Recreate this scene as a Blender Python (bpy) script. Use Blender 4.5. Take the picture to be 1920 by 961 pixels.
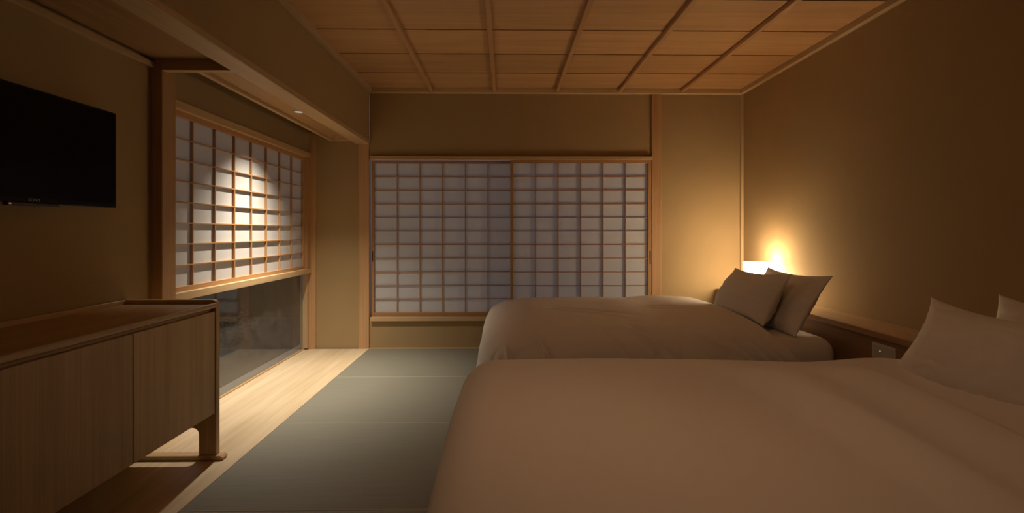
import bpy, bmesh, math, random
from mathutils import Vector, Matrix, noise

random.seed(7)
for o in list(bpy.data.objects):
    bpy.data.objects.remove(o, do_unlink=True)
scene = bpy.context.scene
C = scene.collection

# ------------------------------------------------------------------ camera
cam_data = bpy.data.cameras.new('camera')
cam = bpy.data.objects.new('camera', cam_data)
C.objects.link(cam)
cam.location = (0, 0, 1.08)
cam.rotation_euler = (math.radians(90), 0, -math.atan(12 / 885))
cam_data.sensor_fit = 'HORIZONTAL'
cam_data.sensor_width = 36
cam_data.lens = 885 * 36 / 1920
cam_data.shift_y = -(480.5 - 434) / 1920
cam_data.clip_start = 0.02
scene.camera = cam

# ------------------------------------------------------------------ world: dim blue dusk outside
world = bpy.data.worlds.new('dusk')
scene.world = world
world.use_nodes = True
bg = world.node_tree.nodes['Background']
bg.inputs['Color'].default_value = (0.42, 0.50, 0.72, 1)
bg.inputs['Strength'].default_value = 0.45

scene.view_settings.view_transform = 'Standard'
scene.view_settings.look = 'None'
scene.view_settings.gamma = 1
scene.view_settings.use_curve_mapping = False
scene.view_settings.exposure = 0.0

# light levels of the room's own lamps and the added bed fill
DOWN_W = 120
DOWN_CORE_W = 90
DOWN_COL = (1.0, 0.86, 0.68)
FILL_W = 23  # strength of the unseen fill added above the near bed
FILL_COL = (1.0, 0.57, 0.31)
BED_EMIT = 21
BED_COL = (1.0, 0.79, 0.53)

# ------------------------------------------------------------------ materials
def new_mat(name):
    m = bpy.data.materials.new(name)
    m.use_nodes = True
    nt = m.node_tree
    return m, nt, nt.nodes['Principled BSDF']

def N(nt, t, **kw):
    n = nt.nodes.new(t)
    for k, v in kw.items():
        setattr(n, k, v)
    return n

def wood(name, col, axis='Y', contrast=0.18, rough=0.5, fine=38, knots=False, coord='Object', bump=0.06):
    m, nt, b = new_mat(name)
    tc = N(nt, 'ShaderNodeTexCoord')
    info = N(nt, 'ShaderNodeObjectInfo')
    mul = N(nt, 'ShaderNodeMath', operation='MULTIPLY'); mul.inputs[1].default_value = 37.0
    add = N(nt, 'ShaderNodeVectorMath', operation='ADD')
    nt.links.new(info.outputs['Random'], mul.inputs[0])
    nt.links.new(tc.outputs[coord], add.inputs[0])
    nt.links.new(mul.outputs[0], add.inputs[1])
    mp = N(nt, 'ShaderNodeMapping')
    sc = [1.0, 1.0, 1.0]
    for i, a in enumerate('XYZ'):
        sc[i] = 0.55 if a == axis else 9.0
    mp.inputs['Scale'].default_value = sc
    nt.links.new(add.outputs[0], mp.inputs['Vector'])
    n1 = N(nt, 'ShaderNodeTexNoise'); n1.inputs['Scale'].default_value = 1.3
    n1.inputs['Detail'].default_value = 3; n1.inputs['Distortion'].default_value = 0.6
    nt.links.new(mp.outputs[0], n1.inputs['Vector'])
    mp2 = N(nt, 'ShaderNodeMapping')
    sc2 = [fine if a != axis else 0.9 for a in 'XYZ']
    mp2.inputs['Scale'].default_value = sc2
    nt.links.new(add.outputs[0], mp2.inputs['Vector'])
    n2 = N(nt, 'ShaderNodeTexNoise'); n2.inputs['Scale'].default_value = 2.0; n2.inputs['Detail'].default_value = 4
    nt.links.new(mp2.outputs[0], n2.inputs['Vector'])
    mix = N(nt, 'ShaderNodeMix'); mix.data_type = 'FLOAT'; mix.inputs[0].default_value = 0.45
    nt.links.new(n1.outputs['Fac'], mix.inputs[2]); nt.links.new(n2.outputs['Fac'], mix.inputs[3])
    ramp = N(nt, 'ShaderNodeValToRGB')
    d = [c * (1 - contrast * 1.5) for c in col]; l = [min(1, c * (1 + contrast)) for c in col]
    d[1] *= 0.94; d[2] *= 0.86
    ramp.color_ramp.elements[0].position = 0.33; ramp.color_ramp.elements[0].color = (*d, 1)
    ramp.color_ramp.elements[1].position = 0.66; ramp.color_ramp.elements[1].color = (*l, 1)
    nt.links.new(mix.outputs[0], ramp.inputs[0])
    hsv = N(nt, 'ShaderNodeHueSaturation')
    rm = N(nt, 'ShaderNodeMapRange'); rm.inputs[3].default_value = 0.90; rm.inputs[4].default_value = 1.10
    nt.links.new(info.outputs['Random'], rm.inputs[0]); nt.links.new(rm.outputs[0], hsv.inputs['Value'])
    nt.links.new(ramp.outputs[0], hsv.inputs['Color'])
    nt.links.new(hsv.outputs[0], b.inputs['Base Color'])
    b.inputs['Roughness'].default_value = rough
    bp = N(nt, 'ShaderNodeBump'); bp.inputs['Strength'].default_value = bump; bp.inputs['Distance'].default_value = 0.004
    nt.links.new(mix.outputs[0], bp.inputs['Height']); nt.links.new(bp.outputs[0], b.inputs['Normal'])
    return m

def plaster(name, col):
    m, nt, b = new_mat(name)
    tc = N(nt, 'ShaderNodeTexCoord')
    n1 = N(nt, 'ShaderNodeTexNoise'); n1.inputs['Scale'].default_value = 3.0; n1.inputs['Detail'].default_value = 5
    n2 = N(nt, 'ShaderNodeTexNoise'); n2.inputs['Scale'].default_value = 260; n2.inputs['Detail'].default_value = 3
    nt.links.new(tc.outputs['Object'], n1.inputs['Vector']); nt.links.new(tc.outputs['Object'], n2.inputs['Vector'])
    ramp = N(nt, 'ShaderNodeValToRGB')
    ramp.color_ramp.elements[0].color = (*[c * 0.94 for c in col], 1)
    ramp.color_ramp.elements[1].color = (*[c * 1.05 for c in col], 1)
    nt.links.new(n1.outputs['Fac'], ramp.inputs[0]); nt.links.new(ramp.outputs[0], b.inputs['Base Color'])
    b.inputs['Roughness'].default_value = 0.9
    b.inputs['Specular IOR Level'].default_value = 0.2
    bp = N(nt, 'ShaderNodeBump'); bp.inputs['Strength'].default_value = 0.12; bp.inputs['Distance'].default_value = 0.001
    nt.links.new(n2.outputs['Fac'], bp.inputs['Height']); nt.links.new(bp.outputs[0], b.inputs['Normal'])
    return m

def plain(name, col, rough=0.5, metal=0.0, emit=None, estr=1.0, nscale=40, var=0.05):
    m, nt, b = new_mat(name)
    tc = N(nt, 'ShaderNodeTexCoord')
    n1 = N(nt, 'ShaderNodeTexNoise'); n1.inputs['Scale'].default_value = nscale
    nt.links.new(tc.outputs['Object'], n1.inputs['Vector'])
    ramp = N(nt, 'ShaderNodeValToRGB')
    ramp.color_ramp.elements[0].color = (*[c * (1 - var) for c in col], 1)
    ramp.color_ramp.elements[1].color = (*[min(1, c * (1 + var)) for c in col], 1)
    nt.links.new(n1.outputs['Fac'], ramp.inputs[0]); nt.links.new(ramp.outputs[0], b.inputs['Base Color'])
    b.inputs['Roughness'].default_value = rough; b.inputs['Metallic'].default_value = metal
    if emit:
        b.inputs['Emission Color'].default_value = (*emit, 1); b.inputs['Emission Strength'].default_value = estr
    return m

def linen(name, col):
    m, nt, b = new_mat(name)
    tc = N(nt, 'ShaderNodeTexCoord')
    n1 = N(nt, 'ShaderNodeTexNoise'); n1.inputs['Scale'].default_value = 9; n1.inputs['Detail'].default_value = 4
    n1.inputs['Distortion'].default_value = 0.8
    n2 = N(nt, 'ShaderNodeTexNoise'); n2.inputs['Scale'].default_value = 600
    nt.links.new(tc.outputs['Object'], n1.inputs['Vector']); nt.links.new(tc.outputs['Object'], n2.inputs['Vector'])
    b.inputs['Base Color'].default_value = (*col, 1)
    b.inputs['Roughness'].default_value = 0.85
    b.inputs['Specular IOR Level'].default_value = 0.2
    b.inputs['Sheen Weight'].default_value = 0.08
    bp = N(nt, 'ShaderNodeBump'); bp.inputs['Strength'].default_value = 0.10; bp.inputs['Distance'].default_value = 0.02
    nt.links.new(n1.outputs['Fac'], bp.inputs['Height'])
    bp2 = N(nt, 'ShaderNodeBump'); bp2.inputs['Strength'].default_value = 0.05; bp2.inputs['Distance'].default_value = 0.001
    nt.links.new(n2.outputs['Fac'], bp2.inputs['Height']); nt.links.new(bp.outputs[0], bp2.inputs['Normal'])
    nt.links.new(bp2.outputs[0], b.inputs['Normal'])
    return m

def paper_mat(name):
    m = bpy.data.materials.new(name); m.use_nodes = True
    nt = m.node_tree; nt.nodes.clear()
    out = N(nt, 'ShaderNodeOutputMaterial')
    df = N(nt, 'ShaderNodeBsdfDiffuse'); tr = N(nt, 'ShaderNodeBsdfTranslucent')
    mx = N(nt, 'ShaderNodeMixShader'); mx.inputs[0].default_value = 0.33
    tc = N(nt, 'ShaderNodeTexCoord')
    n1 = N(nt, 'ShaderNodeTexNoise'); n1.inputs['Scale'].default_value = 60; n1.inputs['Detail'].default_value = 6
    n1.inputs['Distortion'].default_value = 2.0
    nt.links.new(tc.outputs['Object'], n1.inputs['Vector'])
    ramp = N(nt, 'ShaderNodeValToRGB')
    ramp.color_ramp.elements[0].color = (0.80, 0.80, 0.79, 1); ramp.color_ramp.elements[1].color = (0.88, 0.88, 0.87, 1)
    nt.links.new(n1.outputs['Fac'], ramp.inputs[0])
    nt.links.new(ramp.outputs[0], df.inputs[0]); nt.links.new(ramp.outputs[0], tr.inputs[0])
    nt.links.new(df.outputs[0], mx.inputs[1]); nt.links.new(tr.outputs[0], mx.inputs[2])
    nt.links.new(mx.outputs[0], out.inputs[0])
    return m

def glass_mat(name):
    m = bpy.data.materials.new(name); m.use_nodes = True
    nt = m.node_tree; nt.nodes.clear()
    out = N(nt, 'ShaderNodeOutputMaterial')
    fr = N(nt, 'ShaderNodeFresnel'); geo = N(nt, 'ShaderNodeNewGeometry')      # same reflectance on both faces of the thin pane
    io = N(nt, 'ShaderNodeMapRange'); io.inputs[3].default_value = 1.65; io.inputs[4].default_value = 1 / 1.65
    nt.links.new(geo.outputs['Backfacing'], io.inputs[0]); nt.links.new(io.outputs[0], fr.inputs['IOR'])
    t = N(nt, 'ShaderNodeBsdfTransparent'); t.inputs[0].default_value = (0.93, 0.96, 0.96, 1)
    g = N(nt, 'ShaderNodeBsdfGlossy'); g.inputs['Roughness'].default_value = 0.0
    mx = N(nt, 'ShaderNodeMixShader')
    dd = N(nt, 'ShaderNodeBsdfDiffuse'); dd.inputs[0].default_value = (0.8, 0.8, 0.8, 1)   # faint dust and streaks on the pane
    tcg = N(nt, 'ShaderNodeTexCoord'); ng = N(nt, 'ShaderNodeTexNoise'); ng.inputs['Scale'].default_value = 14; ng.inputs['Detail'].default_value = 8
    nt.links.new(tcg.outputs['Object'], ng.inputs['Vector'])
    mr = N(nt, 'ShaderNodeMapRange'); mr.inputs[1].default_value = .3; mr.inputs[2].default_value = .75; mr.inputs[3].default_value = 0.012; mr.inputs[4].default_value = 0.05
    nt.links.new(ng.outputs['Fac'], mr.inputs[0])
    m2 = N(nt, 'ShaderNodeMixShader')
    nt.links.new(fr.outputs[0], mx.inputs[0]); nt.links.new(t.outputs[0], mx.inputs[1]); nt.links.new(g.outputs[0], mx.inputs[2])
    nt.links.new(mr.outputs[0], m2.inputs[0]); nt.links.new(mx.outputs[0], m2.inputs[1]); nt.links.new(dd.outputs[0], m2.inputs[2])
    nt.links.new(m2.outputs[0], out.inputs[0])
    return m

def tatami_mat_material(name):
    m, nt, b = new_mat(name)
    tc = N(nt, 'ShaderNodeTexCoord')
    info = N(nt, 'ShaderNodeObjectInfo')
    w = N(nt, 'ShaderNodeTexWave', wave_type='BANDS', bands_direction='Y')
    w.inputs['Scale'].default_value = 28; w.inputs['Distortion'].default_value = 0.3
    nt.links.new(tc.outputs['Object'], w.inputs['Vector'])
    mp = N(nt, 'ShaderNodeMapping'); mp.inputs['Scale'].default_value = (3, 160, 3)
    nt.links.new(tc.outputs['Object'], mp.inputs['Vector'])
    n1 = N(nt, 'ShaderNodeTexNoise'); n1.inputs['Scale'].default_value = 1.5; n1.inputs['Detail'].default_value = 3
    nt.links.new(mp.outputs[0], n1.inputs['Vector'])
    ramp = N(nt, 'ShaderNodeValToRGB')
    ramp.color_ramp.elements[0].position = 0.3; ramp.color_ramp.elements[0].color = (0.222, 0.218, 0.175, 1)
    ramp.color_ramp.elements[1].position = 0.7; ramp.color_ramp.elements[1].color = (0.258, 0.253, 0.204, 1)
    nt.links.new(n1.outputs['Fac'], ramp.inputs[0])
    # paler folded edge of the rush along both long sides of a mat
    sx = N(nt, 'ShaderNodeSeparateXYZ'); nt.links.new(tc.outputs['Object'], sx.inputs[0])
    ab = N(nt, 'ShaderNodeMath', operation='ABSOLUTE'); nt.links.new(sx.outputs['Y'], ab.inputs[0])
    gt = N(nt, 'ShaderNodeMath', operation='GREATER_THAN'); gt.inputs[1].default_value = 0.4165
    nt.links.new(ab.outputs[0], gt.inputs[0])
    em = N(nt, 'ShaderNodeMix'); em.data_type = 'RGBA'; em.inputs[7].default_value = (0.37, 0.345, 0.26, 1)
    nt.links.new(gt.outputs[0], em.inputs[0]); nt.links.new(ramp.outputs[0], em.inputs[6])
    nt.links.new(em.outputs[2], b.inputs['Base Color'])
    b.inputs['Roughness'].default_value = 0.6
    bp = N(nt, 'ShaderNodeBump'); bp.inputs['Strength'].default_value = 0.15; bp.inputs['Distance'].default_value = 0.002
    nt.links.new(w.outputs['Fac'], bp.inputs['Height']); nt.links.new(bp.outputs[0], b.inputs['Normal'])
    return m

HINOKI = (0.60, 0.43, 0.245)
M = dict(
    wood_x=wood('hinoki wood x', HINOKI, 'X', 0.10),
    wood_y=wood('hinoki wood y', HINOKI, 'Y', 0.10),
    wood_z=wood('hinoki wood z', HINOKI, 'Z', 0.10),
    post=wood('post wood', (0.54, 0.33, 0.165), 'Z', 0.09),
    kumiko_z=wood('kumiko wood z', (0.50, 0.29, 0.135), 'Z', 0.08),
    kumiko_x=wood('kumiko wood x', (0.50, 0.29, 0.135), 'X', 0.08),
    kumiko_y=wood('kumiko wood y', (0.50, 0.29, 0.135), 'Y', 0.08),
    floor_wood=wood('floor wood', (0.69, 0.565, 0.38), 'Y', 0.10, rough=0.45, fine=16),
    ceil_board=wood('ceiling cedar', (0.60, 0.365, 0.18), 'X', 0.12, rough=0.29, fine=26),
    ceil_bar=wood('ceiling batten', (0.55, 0.33, 0.16), 'Y', 0.08, rough=0.5),
    soffit=wood('soffit wood', (0.46, 0.285, 0.13), 'Y', 0.12),
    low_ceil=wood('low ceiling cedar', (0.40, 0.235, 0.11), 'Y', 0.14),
    cab_y=wood('cabinet oak y', (0.66, 0.47, 0.26), 'Y', 0.10, rough=0.45, fine=60),
    cab_z=wood('cabinet oak z', (0.64, 0.455, 0.25), 'Z', 0.12, rough=0.45, fine=60),
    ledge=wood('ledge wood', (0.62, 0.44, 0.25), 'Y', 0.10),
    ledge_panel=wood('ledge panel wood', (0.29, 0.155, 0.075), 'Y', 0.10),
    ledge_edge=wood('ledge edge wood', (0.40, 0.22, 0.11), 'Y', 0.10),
    plaster=plaster('plaster', (0.43, 0.305, 0.155)),
    paper=paper_mat('washi paper'),
    glass=glass_mat('window glass'),
    tatami=tatami_mat_material('tatami rush'),
    linen=linen('white linen', (0.81, 0.77, 0.73)),
    pillow=linen('pillow linen', (0.80, 0.77, 0.73)),
    sheet=linen('fitted sheet', (0.78, 0.75, 0.70)),
    bed_base=plain('dark bed base', (0.06, 0.04, 0.03), 0.7),
    tv_black=plain('tv casing', (0.010, 0.009, 0.009), 0.4),
    tv_screen=plain('tv screen', (0.004, 0.003, 0.003), 0.12),
    tv_lip=plain('tv lip', (0.05, 0.04, 0.035), 0.3),
    tv_text=plain('tv lettering', (0.55, 0.53, 0.50), 0.4),
    red_led=plain('standby light', (0.3, 0.02, 0.02), 0.4, emit=(1, 0.25, 0.2), estr=0.25),
    plate=plain('switch plate', (0.62, 0.58, 0.50), 0.5),
    rocker=plain('switch rocker', (0.55, 0.52, 0.45), 0.45),
    green_led=plain('switch pilot', (0.1, 0.3, 0.1), 0.4, emit=(0.5, 1.0, 0.3), estr=0.9),
    ring=plain('downlight ring', (0.5, 0.48, 0.45), 0.3),
    lens=plain('downlight lens', (0.9, 0.9, 0.9), 0.3, emit=DOWN_COL, estr=0.28),
    dark=plain('dark void', (0.02, 0.015, 0.01), 0.9),
    recess=plain('door pull recess', (0.05, 0.03, 0.02), 0.8),
    gravel=plain('garden soil', (0.045, 0.047, 0.045), 0.9, nscale=14, var=0.35),
    leaf=plain('garden leaf', (0.03, 0.04, 0.03), 0.5, nscale=20, var=0.3),
    stem=plain('garden stem', (0.05, 0.04, 0.03), 0.8),
    stone=plain('garden stone', (0.36, 0.31, 0.28), 0.8, nscale=12, var=0.15),
    outer=plain('sky block', (0.035, 0.035, 0.033), 0.9),  # for the barriers added against the sky glow
)

for _k in ('tv_screen', 'tv_black'):
    M[_k].node_tree.nodes['Principled BSDF'].inputs['Specular IOR Level'].default_value = 0.12

def shade_mat():
    m, nt, b = new_mat('lamp paper shade')
    tc = N(nt, 'ShaderNodeTexCoord')
    n1 = N(nt, 'ShaderNodeTexNoise'); n1.inputs['Scale'].default_value = 50
    nt.links.new(tc.outputs['Object'], n1.inputs['Vector'])
    ramp = N(nt, 'ShaderNodeValToRGB')
    ramp.color_ramp.elements[0].color = (BED_COL[0] * .95, BED_COL[1] * .95, BED_COL[2] * .95, 1)
    ramp.color_ramp.elements[1].color = (*BED_COL, 1)
    nt.links.new(n1.outputs['Fac'], ramp.inputs[0])
    b.inputs['Base Color'].default_value = (0.9, 0.86, 0.78, 1)
    nt.links.new(ramp.outputs[0], b.inputs['Emission Color'])
    b.inputs['Emission Strength'].default_value = BED_EMIT
    return m
M['shade'] = shade_mat()

# ------------------------------------------------------------------ builders
def link(o, parent=None):
    C.objects.link(o)
    if parent is not None:
        o.parent = parent
    return o

def wloc(o):
    v = Vector(o.location)
    while o.parent is not None:
        o = o.parent
        v = v + Vector(o.location)
    return v

def mesh_obj(name, me, mat, loc=(0, 0, 0), parent=None, smooth=False):
    o = bpy.data.objects.new(name, me)
    if mat is not None and not me.materials:
        me.materials.append(mat)
    o.location = Vector(loc) - (wloc(parent) if parent is not None else Vector((0, 0, 0)))
    if smooth:
        me.polygons.foreach_set('use_smooth', [True] * len(me.polygons))
    return link(o, parent)

_cache = {}
def box_mesh(sx, sy, sz, bev, mat):
    key = (round(sx, 5), round(sy, 5), round(sz, 5), bev, mat.name)
    if key in _cache:
        return _cache[key]
    bm = bmesh.new()
    bmesh.ops.create_cube(bm, size=1)
    bmesh.ops.scale(bm, vec=(sx, sy, sz), verts=bm.verts)
    if bev > 0:
        bmesh.ops.bevel(bm, geom=list(bm.edges), offset=min(bev, 0.45 * min(sx, sy, sz)), segments=1, affect='EDGES')
    me = bpy.data.meshes.new('box'); bm.to_mesh(me); bm.free()
    me.materials.append(mat)
    _cache[key] = me
    return me

def box(name, x0, x1, y0, y1, z0, z1, mat, parent=None, bev=0.0015):
    me = box_mesh(x1 - x0, y1 - y0, z1 - z0, bev, M[mat])
    return mesh_obj(name, me, None, ((x0 + x1) / 2, (y0 + y1) / 2, (z0 + z1) / 2), parent)

def prism(name, pts, axis, a0, a1, mat, parent=None, bev=0.0):
    """pts: outline in the two axes other than `axis` (cyclic order x,y,z without it)."""
    bm = bmesh.new()
    def mk(p, a):
        if axis == 'X': return (a, p[0], p[1])
        if axis == 'Y': return (p[0], a, p[1])
        return (p[0], p[1], a)
    v0 = [bm.verts.new(mk(p, a0)) for p in pts]; v1 = [bm.verts.new(mk(p, a1)) for p in pts]
    n = len(pts)
    bm.faces.new(v0); bm.faces.new(list(reversed(v1)))
    for i in range(n):
        bm.faces.new((v0[i], v1[i], v1[(i + 1) % n], v0[(i + 1) % n]))
    bmesh.ops.recalc_face_normals(bm, faces=bm.faces)
    if bev:
        es = [e for e in bm.edges if e.calc_face_angle(0) > 0.6]
        bmesh.ops.bevel(bm, geom=es, offset=bev, segments=1, affect='EDGES')
    c = Vector((0, 0, 0))
    for v in bm.verts: c += v.co
    c /= len(bm.verts)
    bmesh.ops.translate(bm, vec=-c, verts=bm.verts)
    me = bpy.data.meshes.new(name); bm.to_mesh(me); bm.free()
    return mesh_obj(name, me, M[mat], c, parent)

def thing(name, label, cat, loc=(0, 0, 0), group=None, kind=None):
    o = bpy.data.objects.new(name, None)
    o.empty_display_size = 0.05
    o.location = loc
    C.objects.link(o)
    return tag(o, label, cat, group, kind)

def tag(o, label=None, cat=None, group=None, kind=None):
    if label: o['label'] = label
    if cat: o['category'] = cat
    if group: o['group'] = group
    if kind: o['kind'] = kind
    return o

def struct(o, label=None):
    return tag(o, label, None, None, 'structure')

def copy_part(o, loc, parent):
    c = o.copy(); C.objects.link(c); c.parent = parent
    c.location = Vector(loc) - wloc(parent)
    return c

# ================================================================== structure
XL, XR, YB, YF, ZC = -1.263, 2.220, 4.382, -1.25, 2.40
XW = -1.815       # television wall / plaster above the window
XP = -1.755       # room face of the window posts
YP = 2.436        # camera face of the near window post
XG = -1.850       # glass

# ---- floor: tatami mats and engawa planks on a slab
floor = struct(box('floor', -2.05, 2.40, YF - .1, 4.62, -0.12, -0.032, 'dark', bev=0), 'floor of tatami mats beside a strip of wooden boards')
for (x0, x1) in ((-1.846, -1.6875), (-1.6871, -1.3645), (-1.3641, XL - 0.0005)):
    box('plank', x0, x1, YF, YB + .002, -0.03, 0.0, 'floor_wood', floor, bev=0.0005)
seams = [4.372, 3.527, 2.685, 1.838, 0.993, 0.148, -0.697, YF]
for a, b_ in zip(seams[:-1], seams[1:]):
    for x0, x1 in ((XL, 0.478), (0.479, XR)):
        box('tatami_mat', x0 + .0006, x1 - .0006, b_ + .0006, a - .0006, -0.03, 0.0, 'tatami', floor, bev=0.0016)

# ---- walls
wr = struct(box('wall_right', XR, XR + .12, YF, 4.52, 0, 2.52, 'plaster', bev=0), 'tan plaster wall behind the heads of the beds')
struct(box('wall_front', -1.95, XR, YF - .12, YF, 0, 2.52, 'plaster', bev=0), 'plaster wall at the near end of the room')
struct(box('wall_left', XW - .12, XW, YF, YP + .06, 0, 2.2, 'plaster', bev=0), 'dark plaster wall carrying the television')
wl = struct(box('wall_window', XW - .12, XW, YP + .06, 4.385, 1.80, 2.2, 'plaster', bev=0), 'plaster band above the side window')
struct(box('wall_transom', XL - .115, XL - .003, YF, YB + .02, 1.92, 2.52, 'plaster', bev=0), 'plaster wall hanging above the long wooden beam')
wb = thing('wall_back', 'back plaster wall around the sliding paper screens', None, (0, 4.45, 0), kind='structure')
YW = 4.394
box('plaster_panel', -1.90, -1.361, YW, 4.52, 0, 2.2, 'plaster', wb, 0)
box('plaster_panel', -1.263, 1.362, YW, 4.52, 1.775, 2.52, 'plaster', wb, 0)
box('plaster_panel', -1.263, 1.362, YW, 4.52, 0, 0.256, 'plaster', wb, 0)
box('plaster_panel', 1.452, XR, YW, 4.52, 0, 2.52, 'plaster', wb, 0)

# ---- posts and trims
def trim(n, *a, **k):
    lab = k.pop('lab')
    return struct(box('trim_%d' % n, *a, **k), lab)
trim(1, -1.361, -1.263, YB, 4.53, 0, 1.93, 'post', lab='wooden post left of the sliding screens', bev=.003)
trim(2, 1.362, 1.452, YB - .004, 4.53, 0, 2.37, 'post', lab='tall wooden post right of the sliding screens', bev=.003)
trim(3, 2.194, 2.2198, YB - .012, YW + .01, 0, 2.37, 'wood_z', lab='thin corner strip beside the bedside lamp')
trim(4, -1.834, -1.753, YB - .006, 4.53, 0, 2.0, 'post', lab='corner post at the far end of the side window', bev=.003)
trim(5, -1.875, XP, YP, YP + .102, 0, 1.945, 'post', lab='wooden post between television wall and side window', bev=.003)
trim(6, XL - .121, XL + .001, YF, YB, 1.89, 1.924, 'wood_y', lab='long wooden beam under the hanging wall', bev=.002)
trim(7, -1.248, 1.362, YB - .022, YW + .02, 1.746, 1.777, 'wood_x', lab='wooden head rail over the sliding screens')
trim(8, -1.248, 1.362, YB - .022, YW + .14, 0.256, 0.291, 'wood_x', lab='wooden sill rail under the sliding screens')
trim(9, -1.262, 1.362, 4.3725, YW + .004, -.03, 0.006, 'wood_x', lab='thin strip between the mats and the back wall')
# ceiling edge mouldings
trim(10, XL, XR, YW - .045, YW, 2.36, 2.402, 'wood_x', lab='ceiling moulding along the back wall')
trim(11, XR - .040, XR, YF, YW - .045, 2.36, 2.402, 'wood_y', lab='ceiling moulding along the right wall')
trim(12, XL - .003, XL + .037, YF, YW - .045, 2.36, 2.402, 'wood_y', lab='ceiling moulding along the hanging wall')
# television corner ceiling and window soffit
trim(13, XW, XW + .022, YF, YP, 1.916, 1.946, 'wood_y', lab='moulding along the top of the television wall')
trim(14, XW - .02, XL - .121, YP, YP + .036, 1.905, 1.965, 'wood_x', lab='cross rail between the post and the long beam')
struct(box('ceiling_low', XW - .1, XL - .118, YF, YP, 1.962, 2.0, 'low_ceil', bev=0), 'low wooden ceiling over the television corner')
sof = thing('soffit', 'narrow wooden soffit with a downlight over the side window', None, (-1.5, 3.4, 1.92), kind='structure')
box('plank', -1.588, XL - .120, YP + .036, YB - .015, 1.934, 1.957, 'soffit', sof)
box('edge_strip', -1.616, -1.588, YP + .036, YB, 1.912, 1.958, 'wood_y', sof)
box('end_strip', -1.588, XL - .120, YB - .015, YB + .005, 1.916, 1.957, 'wood_x', sof)
struct(box('ceiling_pocket', XW - .1, XL - .1, YP, 4.5, 2.16, 2.2, 'plaster', bev=0), 'closed top of the pocket above the soffit')

# ---- ceiling boards and battens
ceil = struct(box('ceiling', XL - .1, XR + .1, YF, 4.52, 2.43, 2.52, 'dark', bev=0), 'wooden board ceiling with long battens')
e = 4.357; k = 0
ys = [4.394, 4.357]
while ys[-1] > YF:
    ys.append(max(ys[-1] - 0.4213, YF))
for a, b_ in zip(ys[:-1], ys[1:]):
    # every board laps over the next: its near edge sits a little lower
    bm = bmesh.new()
    z0, z1 = 2.403, 2.398
    co = [(XL, b_ + .002, z1), (XR, b_ + .002, z1), (XR, a - .001, z0), (XL, a - .001, z0)]
    lo = [bm.verts.new(c) for c in co]; up = [bm.verts.new((c[0], c[1], c[2] + .009)) for c in co]
    bm.faces.new(lo); bm.faces.new(list(reversed(up)))
    for i in range(4):
        bm.faces.new((lo[i], up[i], up[(i + 1) % 4], lo[(i + 1) % 4]))
    bmesh.ops.recalc_face_normals(bm, faces=bm.faces)
    cc = Vector(((XL + XR) / 2, (a + b_) / 2, 2.402))
    bmesh.ops.translate(bm, vec=-cc, verts=bm.verts)
    me = bpy.data.meshes.new('ceiling_board'); bm.to_mesh(me); bm.free()
    mesh_obj('ceiling_board', me, M['ceil_board'], cc, ceil)
for i in range(1, 6):
    xb = XL + (XR - XL) * i / 6
    box('batten', xb - .0165, xb + .0165, YF, YW - .03, 2.370, 2.400, 'ceil_bar', ceil, .003)

# ---- side window: frame, glass and paper screen
w1 = thing('window_1', 'side window with a paper screen above a clear low pane', None, (-1.84, 3.4, 0), kind='structure')
Y0, Y1 = YP + .102, YB - .006
box('head_rail', -1.885, -1.797, Y0, Y1, 1.757, 1.801, 'wood_y', w1)
box('sill_rail', -1.885, -1.790, Y0, Y1, 0.700, 0.743, 'wood_y', w1)
box('jamb', -1.885, -1.797, Y1 - .072, Y1, 0.743, 1.757, 'kumiko_z', w1)
box('jamb', -1.880, -1.815, Y1 - .030, Y1, 0.012, 0.700, 'wood_z', w1)
box('bottom_rail', -1.875, -1.8465, Y0, Y1, -0.03, 0.010, 'wood_y', w1)
box('glass_pane', -1.862, -1.856, Y0, Y1 - .03, 0.010, 0.700, 'glass', w1, 0)
box('outer_sill', -1.975, -1.876, Y0 - .1, 4.6, -0.06, 0.0, 'stone', w1)

def shoji(name, label, origin, ax, n0, zs, depth0, stile_l, stile_r, rail_b, rail_t, matv, math_, group=None):
    """ax 'X': screen in the XZ plane facing -Y; ax 'Y': screen in the YZ plane facing +X.
    n0 = list of bar positions along ax (first and last are the paper limits); zs likewise."""
    t = thing(name, label, 'screen', origin, group)
    def bb(nm, a0, a1, d0, d1, z0, z1, mt, bev=.001):
        if ax == 'X':
            return box(nm, a0, a1, d0, d1, z0, z1, mt, t, bev)
        return box(nm, -d1, -d0, a0, a1, z0, z1, mt, t, bev)
    a0, a1 = n0[0], n0[-1]
    d = depth0
    bb('stile', a0 - stile_l, a0, d - .006, d + .026, zs[0] - rail_b, zs[-1] + rail_t, matv)
    bb('stile', a1, a1 + stile_r, d - .006, d + .026, zs[0] - rail_b, zs[-1] + rail_t, matv)
    bb('rail', a0, a1, d - .004, d + .026, zs[0] - rail_b, zs[0], math_)
    bb('rail', a0, a1, d - .004, d + .026, zs[-1], zs[-1] + rail_t, math_)
    for a in n0[1:-1]:
        bb('vertical_bar', a - .0045, a + .0045, d + .001, d + .0165, zs[0], zs[-1], matv, .0006)
    for z in zs[1:-1]:
        bb('horizontal_bar', a0, a1, d, d + .0155, z - .0035, z + .0035, math_, .0006)
    bb('paper_sheet', a0 - .003, a1 + .003, d + .0165, d + .0175, zs[0] - .003, zs[-1] + .003, 'paper', 0)
    return t

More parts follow.
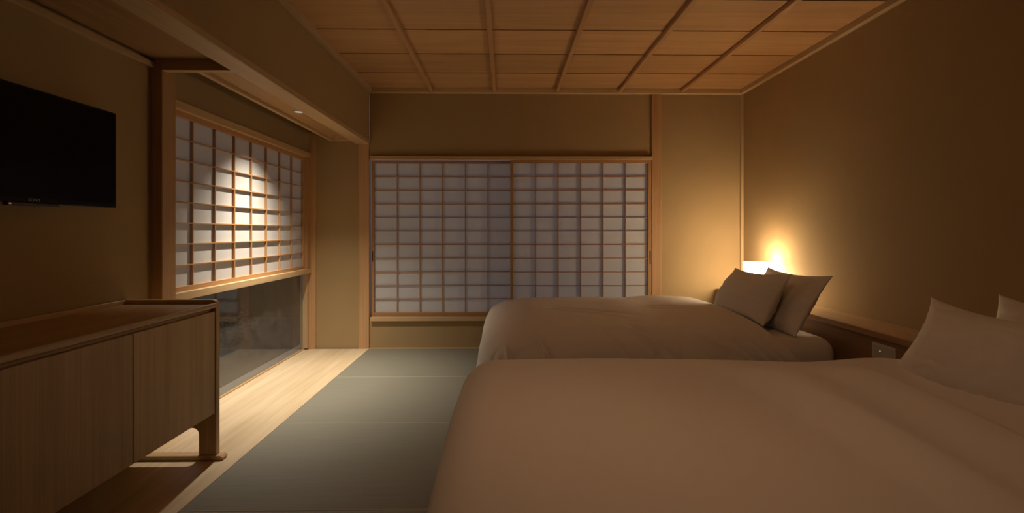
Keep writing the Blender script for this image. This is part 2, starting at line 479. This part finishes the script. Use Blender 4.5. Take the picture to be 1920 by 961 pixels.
def lin(a, b_, n):
    return [a + (b_ - a) * i / n for i in range(n + 1)]
shoji('shoji_screen', 'paper lattice screen above the low glass pane, bright from the downlight', (-1.84, 3.4, .743), 'Y',
      lin(2.576, 4.281, 8), lin(0.770, 1.725, 8), 1.828, .03, .03, .027, .032, 'kumiko_z', 'kumiko_y')
zs = lin(0.325, 1.717, 11)
sl = shoji('shoji_screen', 'sliding paper lattice screen left of the middle stile, rear track', (-.58, 4.43, .291), 'X',
           lin(-1.226, 0.047, 6), zs, 4.424, .022, .028, .034, .029, 'kumiko_z', 'kumiko_x', 'sliding paper screens in the back wall')
sr = shoji('shoji_screen', 'sliding paper lattice screen right of the middle stile, partly behind the pillows', (.7, 4.40, .291), 'X',
           lin(0.070, 1.330, 6), zs, 4.388, .026, .030, .034, .029, 'kumiko_z', 'kumiko_x', 'sliding paper screens in the back wall')
box('finger_pull', -1.2435, -1.2345, 4.4172, 4.4185, .80, .90, 'recess', sl, 0)
box('finger_pull', 1.341, 1.352, 4.3812, 4.3825, .78, .90, 'recess', sr, 0)

# ---- ceiling downlight in the soffit
LX, LY, LZ = -1.475, 3.385, 1.934
dl = thing('downlight', 'small round recessed downlight in the wooden soffit', 'light', (LX, LY, LZ))
def disc_ring(name, r0, r1, z0, z1, mat, parent, cx, cy, seg=40):
    bm = bmesh.new()
    rings = [(r0, z1), (r0, z0), (r1, z0), (r1, z1)]
    vs = []
    for (r, z) in rings:
        vs.append([bm.verts.new((r * math.cos(2 * math.pi * i / seg), r * math.sin(2 * math.pi * i / seg), z)) for i in range(seg)])
    for q in range(4):
        A, B = vs[q], vs[(q + 1) % 4]
        for i in range(seg):
            bm.faces.new((A[i], A[(i + 1) % seg], B[(i + 1) % seg], B[i]))
    bmesh.ops.recalc_face_normals(bm, faces=bm.faces)
    me = bpy.data.meshes.new(name); bm.to_mesh(me); bm.free()
    return mesh_obj(name, me, M[mat], (cx, cy, 0), parent, True)
disc_ring('trim_ring', .030, .044, LZ - .004, LZ + .001, 'ring', dl, LX, LY)
disc_ring('lamp_lens', .0005, .030, LZ - .0015, LZ + .001, 'lens', dl, LX, LY)
sp = bpy.data.lights.new('downlight_beam', 'SPOT')
sp.energy = DOWN_W; sp.color = DOWN_COL; sp.spot_size = math.radians(104); sp.spot_blend = 1.0; sp.shadow_soft_size = 0.018
spo = bpy.data.objects.new('downlight_beam', sp); spo.location = (0, 0, -0.006); link(spo, dl)
sc_ = bpy.data.lights.new('downlight_core', 'SPOT')   # bright centre of the reflector beam
sc_.energy = DOWN_CORE_W; sc_.color = DOWN_COL; sc_.spot_size = math.radians(78); sc_.spot_blend = 1.0; sc_.shadow_soft_size = 0.018
sco = bpy.data.objects.new('downlight_core', sc_); sco.location = (0, 0, -0.006); link(sco, dl)

# ================================================================== television
TX = -1.757
tv = thing('television', 'black flat television hung on the left wall', 'television', (XW, 1.784, 1.19))
box('back_case', XW + .002, TX - .012, 1.50, 2.06, 1.24, 1.55, 'tv_black', tv, .008)
box('casing', TX - .022, TX - .002, 1.409, 2.159, 1.186, 1.613, 'tv_black', tv, .003)
box('screen', TX - .003, TX, 1.422, 2.146, 1.206, 1.602, 'tv_screen', tv, 0)
lip = box('speaker_lip', TX - .016, TX + .004, 1.684, 1.882, 1.174, 1.187, 'tv_lip', tv, .003)
box('standby_light', TX + .004, TX + .0055, 1.690, 1.697, 1.178, 1.183, 'red_led', lip, 0)
fc = bpy.data.curves.new('tv_text', 'FONT'); fc.body = 'SONY'; fc.size = 0.0155; fc.extrude = 0.0003
fc.align_x = 'CENTER'; fc.align_y = 'CENTER'; fc.space_character = 1.15
fo = bpy.data.objects.new('tmp_text', fc); C.objects.link(fo)
dg = bpy.context.evaluated_depsgraph_get()
tme = bpy.data.meshes.new_from_object(fo.evaluated_get(dg))
bpy.data.objects.remove(fo, do_unlink=True)
tme.materials.clear()
lo = mesh_obj('lettering', tme, M['tv_text'], (TX + .0005, 1.784, 1.197), tv)
lo.rotation_euler = (math.radians(90), 0, math.radians(90))
tag(lo, 'small grey SONY lettering')

# ================================================================== sideboard
CX0, CX1 = XW + .004, -1.372
cab = thing('sideboard', 'low wooden sideboard with flat doors and trestle ends under the television', 'cabinet', (-1.59, 1.27, 0))
def end_panel(ya, yb):
    # side panel with rounded top-front corner and a rounded opening between two legs
    def arc(cx, cz, r, a0, a1, n=8):
        return [(cx + r * math.cos(math.radians(a0 + (a1 - a0) * i / n)), cz + r * math.sin(math.radians(a0 + (a1 - a0) * i / n))) for i in range(n + 1)]
    zt, zb = .757, .022
    lx0, lx1 = CX0 + .085, CX1 - .082
    zo, r = .150, .030
    pts = [(CX1, zb)] + arc(CX1 - .022, zt - .022, .022, 0, 90) + [(CX0, zt), (CX0, zb), (lx0, zb)]
    pts += arc(lx0 + r, zo - r, r, 180, 90) + arc(lx1 - r, zo - r, r, 90, 0) + [(lx1, zb)]
    return prism('end_panel', pts, 'Y', ya, yb, 'cab_z', cab, .0015)
YA, YZ = 0.258, 2.284
end_panel(YZ - .028, YZ); end_panel(YA, YA + .028)
for ya, yb in ((YZ - .038, YZ + .006), (YA - .006, YA + .038)):
    prism('foot', [(CX0, 0), (CX1 + .030, 0), (CX1 + .036, .006), (CX1 + .036, .012), (CX1 + .022, .022), (CX0, .022)], 'Y', ya, yb, 'cab_y', cab, .002)
box('carcass', CX0 + .004, CX1 - .026, YA + .028, YZ - .028, .226, .712, 'cab_y', cab, .001)
# table top with a chamfered front edge
prism('table_top', [(CX0 + .014, .712), (CX1 - .022, .712), (CX1 - .001, .722), (CX1 + .001, .728), (CX1 + .001, .740), (CX1 - .003, .743), (CX1 - .010, .743), (CX1 - .024, .737), (CX0 + .014, .737)],
      'Y', YA + .028, YZ - .028, 'cab_y', cab)
box('back_rim', CX0, CX0 + .014, YA + .028, YZ - .028, .70, .757, 'cab_y', cab, .002)
de = lin(YA + .029, YZ - .029, 4)
for a, b_ in zip(de[:-1], de[1:]):
    box('door', CX1 - .024, CX1 - .004, a + .0018, b_ - .0018, .222, .703, 'cab_z', cab, .001)

# ================================================================== headboard ledge along the right wall
led = thing('headboard_ledge', 'long wooden ledge along the right wall behind both beds', 'shelf', (2.1, 1.8, 0))
box('top_board', 1.967, XR - .001, YF + .01, YB - .014, .518, .552, 'ledge', led, .003)
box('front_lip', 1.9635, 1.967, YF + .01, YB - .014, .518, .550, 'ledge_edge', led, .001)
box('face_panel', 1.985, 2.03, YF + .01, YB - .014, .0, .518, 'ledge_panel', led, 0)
sw = thing('switch_plate', 'pale switch plate with a green pilot light between the beds', 'switch', (1.98, 2.447, .44))
box('plate', 1.9785, 1.985, 2.370, 2.524, .405, .488, 'plate', sw, .002)
for i in range(2):
    box('rocker', 1.9755, 1.980, 2.384 + i * .066, 2.444 + i * .066, .420, .474, 'rocker', sw, .001)
box('pilot_light', 1.9745, 1.976, 2.462, 2.4665, .448, .4525, 'green_led', sw, 0)

# ================================================================== bedside lamp
lamp = thing('bedside_lamp', 'glowing square paper lamp on the ledge behind the far pillows', 'lamp', (2.08, 3.83, .552))
LX0, LX1, LY0, LY1 = 1.985, 2.195, 3.742, 3.925
box('base', LX0 + .01, LX1 - .01, LY0 + .01, LY1 - .01, .5525, .572, 'ledge', lamp, .002)
for (x0, x1, y0, y1) in ((LX0, LX1, LY0, LY0 + .003), (LX0, LX1, LY1 - .003, LY1), (LX0, LX0 + .003, LY0 + .003, LY1 - .003), (LX1 - .003, LX1, LY0 + .003, LY1 - .003)):
    box('paper_side', x0, x1, y0, y1, .575, .830, 'shade', lamp, 0)
for (x, y) in ((LX0 + .006, LY0 + .006), (LX1 - .006, LY0 + .006), (LX0 + .006, LY1 - .006), (LX1 - .006, LY1 - .006)):
    box('corner_post', x - .003, x + .003, y - .003, y + .003, .572, .828, 'ledge', lamp, 0)
bl = bpy.data.lights.new('bedside_bulb', 'POINT'); bl.energy = 0.5; bl.color = BED_COL; bl.shadow_soft_size = .05
blo = bpy.data.objects.new('bedside_bulb', bl); blo.location = Vector((2.09, 3.833, .68)) - Vector(lamp.location); link(blo, lamp)

# ================================================================== beds
def rounded_slab(name, x0, x1, y0, y1, z0, z1, r, mat, parent, seg=5):
    bm = bmesh.new()
    bmesh.ops.create_cube(bm, size=1)
    bmesh.ops.scale(bm, vec=(x1 - x0, y1 - y0, z1 - z0), verts=bm.verts)
    bmesh.ops.bevel(bm, geom=list(bm.edges), offset=r, segments=seg, affect='EDGES', profile=.5)
    me = bpy.data.meshes.new(name); bm.to_mesh(me); bm.free()
    return mesh_obj(name, me, M[mat], ((x0 + x1) / 2, (y0 + y1) / 2, (z0 + z1) / 2), parent, True)

def bed(label, y0, y1):
    t = thing('bed', label, 'bed', (.95, (y0 + y1) / 2, 0), 'twin beds side by side')
    box('base', .05, 1.94, y0 + .05, y1 - .05, 0, .16, 'bed_base', t, .004)
    rounded_slab('mattress', -.03, 1.955, y0, y1, .16, .455, .10, 'sheet', t, 8)
    return t
bed('far low bed with white bedding against the back wall', 2.715, 4.12)
bed('near low bed with white bedding in front of the camera', .76, 2.06)

def smooth(a, b_, x):
    t = max(0.0, min(1.0, (x - a) / (b_ - a)))
    return t * t * (3 - 2 * t)

def duvet(name, label, xf, xh, y0, y1, ztop, r, hang, wave, head, seed, nx=250, ny=270, wr=1.0, flare=.6, rz=None, creases=(), dome=.022):
    """xf: X where the top starts to round down at the foot; xh: head edge; y0/y1 likewise for the sides."""
    rz = rz or r
    q = (r + rz) / 2 * math.pi / 2
    us = [xf - hang + (xh - xf + hang) * i / nx for i in range(nx + 1)]
    vs = [y0 - hang + (y1 - y0 + 2 * hang) * j / ny for j in range(ny + 1)]
    def pos(u, v):
        ex = max(0.0, xf - u); ey = (v - y1) if v > y1 else (v - y0 if v < y0 else 0.0)
        el = math.hypot(ex, ey); ee = (ex ** 3.2 + abs(ey) ** 3.2) ** (1 / 3.2)
        x = max(u, xf); y = min(max(v, y0), y1)
        drop = 0.0; h = 0.0
        if ee > 1e-9:
            a = min(ee / ((r + rz) / 2), math.pi / 2)
            h = r * math.sin(a); drop = rz * (1 - math.cos(a))
            if ee > q:
                drop += (ee - q) * .95; h += flare * (ee - q) ** 2 * (.35 + .65 * (min(1, ex / hang) if ey == 0 else min(1, 2 * ex / hang)))
            x += h * (-ex) / el; y += h * ey / el
        side = smooth(0, hang, abs(ey))
        # head edge flares toward the head on the hanging side
        x += head(v, drop) * smooth(xh - .5, xh, u)
        # broad puffiness
        cy = 1 - ((v - (y0 + y1) / 2) / ((y1 - y0) / 2 + .001)) ** 2
        z = ztop - drop + dome * max(-1, cy)
        z += wave(x, y) * (1 - smooth(.0, .5 * hang + .1, ee))
        # quilting hollows and creases
        p = Vector((x * 2.2 + seed, y * 2.2, z * 2.2))
        n1 = noise.noise(p) * .012 * wr
        p2 = Vector((x * 7 + seed * 2, y * 7, z * 5))
        rid = (1 - abs(noise.noise(p2)) * 2.4); rid = max(0, rid) ** 4
        n2 = -rid * .008 * wr * (0.12 + 1.3 * smooth(.03, .2, drop))
        # soft vertical folds toward the hem
        along = (x if abs(ey) > ex else y)
        fold = math.sin(along * 16 + 3 * noise.noise(Vector((along * 2, seed, 0)))) * .013 * smooth(.12, .32, drop) * wr
        if ee > 1e-6:
            nrm = Vector((-ex / el * min(1, h / r), ey / el * min(1, h / r), max(0.0, 1 - drop / rz)))
            if nrm.length < 1e-6: nrm = Vector((0, 0, 1))
            nrm.normalize()
        else:
            nrm = Vector((0, 0, 1))
        cr = 0.0
        for (cu0, cv0, cu1, cv1, cw, cd) in creases:
            du, dv = cu1 - cu0, cv1 - cv0; L2 = du * du + dv * dv
            t_ = ((u - cu0) * du + (v - cv0) * dv) / L2
            tt = max(0.0, min(1.0, t_))
            d_ = ((u - cu0) * dv - (v - cv0) * du) / math.sqrt(L2)
            d2 = math.hypot(u - cu0 - tt * du, v - cv0 - tt * dv)
            env = math.exp(-(max(0, abs(t_ - .5) - .3) * 3.2) ** 2 * 2)
            if d2 < 5 * cw:
                cr += cd * env * (-math.exp(-(d_ / cw) ** 2) + .7 * math.exp(-((d_ - 1.7 * cw) / cw) ** 2))
        return Vector((x, y, z)) + nrm * (n1 + n2 + fold + cr)
    verts = [pos(u, v) for u in us for v in vs]
    faces = []
    w = ny + 1
    for i in range(nx):
        for j in range(ny):
            faces.append((i * w + j, (i + 1) * w + j, (i + 1) * w + j + 1, i * w + j + 1))
    c = Vector(((xf + xh) / 2, (y0 + y1) / 2, ztop))
    me = bpy.data.meshes.new(name)
    me.from_pydata([tuple(p - c) for p in verts], [], faces)
    me.update()
    o = mesh_obj(name, me, M['linen'], c, None, True)
    sm = o.modifiers.new('smooth', 'SMOOTH'); sm.iterations = 1; sm.factor = .5
    so = o.modifiers.new('solid', 'SOLIDIFY'); so.thickness = .030; so.offset = -1
    return tag(o, label, 'duvet', 'white duvets on the twin beds')

def bump(x, c, w):
    return math.exp(-((x - c) / w) ** 2)

def wave_far(x, y):
    return .012 * bump(x, .75, .35) + .016 * bump(x, 1.30, .2) - .010 * bump(x, 1.02, .14) - .035 * (1 - smooth(-.12, .22, x))
duvet('duvet', 'white duvet covering the far bed by the back wall', .03, 1.54, 2.845, 4.06, .512, .19, .40, wave_far,
      lambda v, d: 1.0 * d, 3.1, flare=.9, rz=.18, dome=.04, creases=(
          (.17, 2.77, .30, 2.54, .013, .020), (.02, 2.68, .06, 2.50, .012, .022), (.24, 2.66, .27, 2.53, .012, .014),
          (1.38, 2.72, 1.43, 2.50, .013, .022), (1.45, 2.70, 1.48, 2.50, .012, .020), (1.30, 2.70, 1.38, 2.52, .013, .014),
          (.75, 2.82, 1.00, 2.58, .018, .013), (.60, 2.74, .74, 2.58, .014, .011), (1.05, 2.84, 1.28, 2.68, .018, .013),
          (.35, 3.30, .80, 3.05, .03, .006), (.95, 3.35, 1.40, 3.20, .03, .007), (-.05, 2.62, .02, 2.52, .010, .010)))

def wave_near(x, y):
    near = 1 - smooth(1.60, 2.0, y)
    xa = x + .06 * (y - 1.5)
    xs = x - .12 * (y - 1.5)
    z = .010 * bump(x, .25, .3)
    z -= .020 * smooth(.35, .84, xa) * near
    z += .058 * smooth(.84, .99, xa) * near
    z -= .016 * smooth(1.00, 1.12, xs) * near
    z += .026 * smooth(1.12, 1.27, xs) * near
    z -= .100 * smooth(1.28, 1.38, xs) * near
    z += .068 * smooth(1.50, 1.64, xs) * near
    far = 1 - near
    z += far * (.006 * bump(x, .5, .3) - .008 * bump(x, 1.28, .2) + .012 * bump(x, 1.58, .16))
    return z
duvet('duvet', 'white duvet covering the near bed in the foreground', -.04, 1.70, .86, 2.00, .528, .15, .37, wave_near,
      lambda v, d: .05 + .3 * d, 8.7, wr=.5)

# ---- pillows
def pillow(label, bottom, top, ya, yb, thick, seed, tilt=0.0, ct=.145, cs=.06):
    """bottom/top: (x, z) of the lower and upper edge; ya..yb extent in Y."""
    n = 44
    Hv = Vector((top[0] - bottom[0], 0, top[1] - bottom[1])); H = Hv.length; Hd = Hv.normalized()
    Yd = Vector((0, 1, 0)); Nd = Yd.cross(Hd).normalized()
    if Nd.x > 0: Nd = -Nd
    c = Vector(((bottom[0] + top[0]) / 2, (ya + yb) / 2, (bottom[1] + top[1]) / 2)); W = yb - ya
    bm = bmesh.new()
    grid = {}
    for s in (1, -1):
        for i in range(n + 1):
            for j in range(n + 1):
                u = -1 + 2 * i / n; v = -1 + 2 * j / n
                edge = i in (0, n) or j in (0, n)
                if s == -1 and edge:
                    grid[(s, i, j)] = grid[(1, i, j)]; continue
                # denser sampling towards the edges, concave outline with pointed ears
                uu = math.sin(u * math.pi / 2) * .55 + u * .45; vv = math.sin(v * math.pi / 2) * .55 + v * .45
                pu = uu * (1 - cs * (1 - vv * vv)) ; pv = vv * (1 - (ct if vv > 0 else .05) * (1 - uu * uu))
                t = max(0, (1 - uu ** 4)) ** .75 * max(0, (1 - vv * vv)) ** .55
                sag = (noise.noise(Vector((uu * 1.6 + seed, vv * 1.6, s * 3))) * .018)
                wr_ = -max(0, 1 - abs(noise.noise(Vector((uu * 3.5 + seed, vv * 3.5, s)))) * 3) ** 3 * .008 * min(1, 3 * t)
                z = s * (thick / 2 * t + (sag * t) + wr_)
                # weight settles to the bottom
                z *= 1 + .25 * (-vv)
                p = Yd * (pu * W / 2) + Hd * (pv * H / 2) + Nd * z
                p += Hd * (tilt * pu * W / 2)
                grid[(s, i, j)] = bm.verts.new(p)
    for s in (1, -1):
        for i in range(n):
            for j in range(n):
                bm.faces.new([grid[(s, i, j)], grid[(s, i + 1, j)], grid[(s, i + 1, j + 1)], grid[(s, i, j + 1)]])
    bmesh.ops.recalc_face_normals(bm, faces=bm.faces)
    me = bpy.data.meshes.new('pillow'); bm.to_mesh(me); bm.free()
    o = mesh_obj('pillow', me, M['pillow'], c, None, True)
    return tag(o, label, 'pillow', 'white pillows propped on the beds')
pillow('white pillow in front on the far bed, leaning on another', (1.575, .49), (1.752, .812), 2.87, 3.57, .20, 1.0, -.022)
pillow('white pillow on the far bed against the ledge, behind another pillow', (1.712, .455), (1.938, .820), 2.765, 3.46, .135, 2.0)
pillow('white pillow in front on the near bed, nearest the camera', (1.605, .49), (1.785, .808), 1.275, 1.955, .18, 3.0, 0, .25, .13)
pillow('white pillow against the ledge behind the near bed\'s front pillow', (1.77, .475), (1.945, .835), 1.14, 1.835, .14, 4.0, 0, .22, .12)

# ================================================================== fill light added out of frame to brighten the beds
HX, HY = .12, .95
hl = thing('bed_fill', 'round fill light added in the ceiling above the near bed, out of frame', 'light', (HX, HY, 2.390))
disc_ring('trim_ring', .045, .060, 2.388, 2.397, 'ring', hl, HX, HY)  # ring and lens dress the added fill light
disc_ring('lamp_lens', .0005, .045, 2.391, 2.397, 'lens', hl, HX, HY)
hs = bpy.data.lights.new('bed_fill_beam', 'SPOT'); hs.energy = FILL_W; hs.color = FILL_COL
hs.spot_size = math.radians(100); hs.spot_blend = 1; hs.shadow_soft_size = .05
hso = bpy.data.objects.new('bed_fill_beam', hs); hso.location = (0, 0, -.012); link(hso, hl)
hso.rotation_euler = (Vector((.65, 1.75, .5)) - Vector((HX, HY, 2.38))).to_track_quat('-Z', 'Y').to_euler()

# ================================================================== night garden outside the side window
struct(box('garden_ground', -5.5, -1.9, .5, 9.0, -.30, -.10, 'gravel', bev=0), 'dark garden ground outside the low pane')
struct(box('sky_block_wall', -5.4, -1.96, 6.6, 6.75, -.1, 1.9, 'outer', bev=.01), 'dark wall added beyond the low pane to block the sky')  # added to keep the bright sky horizon out of the pane
struct(box('sky_block_side', -4.6, -4.5, .5, 6.6, -.1, 1.5, 'outer', bev=.01), 'dark barrier added along the garden side to block the sky')  # added on the side, also shuts out the sky horizon
gs = thing('garden_shrub', 'dim leafy shrub outside the low pane', 'shrub', (-3.0, 4.9, -.10))
def shrub(parent, cx, cy, cz, R, nleaf, sd):
    rnd = random.Random(sd)
    bm = bmesh.new()
    for _ in range(nleaf):
        d = Vector((rnd.gauss(0, 1), rnd.gauss(0, 1), rnd.gauss(0, 1) * .8)).normalized() * R * rnd.uniform(.45, 1)
        d.z = abs(d.z) * .9 + .05
        u = Vector((rnd.gauss(0, 1), rnd.gauss(0, 1), rnd.gauss(0, .6))).normalized()
        w = u.cross(Vector((rnd.gauss(0, 1), rnd.gauss(0, 1), rnd.gauss(0, 1)))).normalized()
        L = rnd.uniform(.02, .045)
        ps = [d - u * L, d + w * L * .35, d + u * L, d - w * L * .35]
        bm.faces.new([bm.verts.new(p) for p in ps])
    me = bpy.data.meshes.new('foliage'); bm.to_mesh(me); bm.free()
    fo_ = mesh_obj('foliage', me, M['leaf'], (cx, cy, cz), parent)
    tag(fo_, kind='stuff')
    bm = bmesh.new()
    for i in range(6):
        a = i * 1.05; dx, dy = math.cos(a) * R * .5, math.sin(a) * R * .5
        v = []
        for (px, py, pz, rr) in ((0, 0, 0, .008), (dx * .5, dy * .5, R * .45, .006), (dx, dy, R * .8, .003)):
            v.append([bm.verts.new((px + rr * math.cos(k_ * 2.094), py + rr * math.sin(k_ * 2.094), pz)) for k_ in range(3)])
        for q_ in range(2):
            for k_ in range(3):
                bm.faces.new((v[q_][k_], v[q_][(k_ + 1) % 3], v[q_ + 1][(k_ + 1) % 3], v[q_ + 1][k_]))
    me = bpy.data.meshes.new('stems'); bm.to_mesh(me); bm.free()
    mesh_obj('stem', me, M['stem'], (cx, cy, cz), parent)
shrub(gs, -3.0, 4.9, -.10, .46, 700, 5)
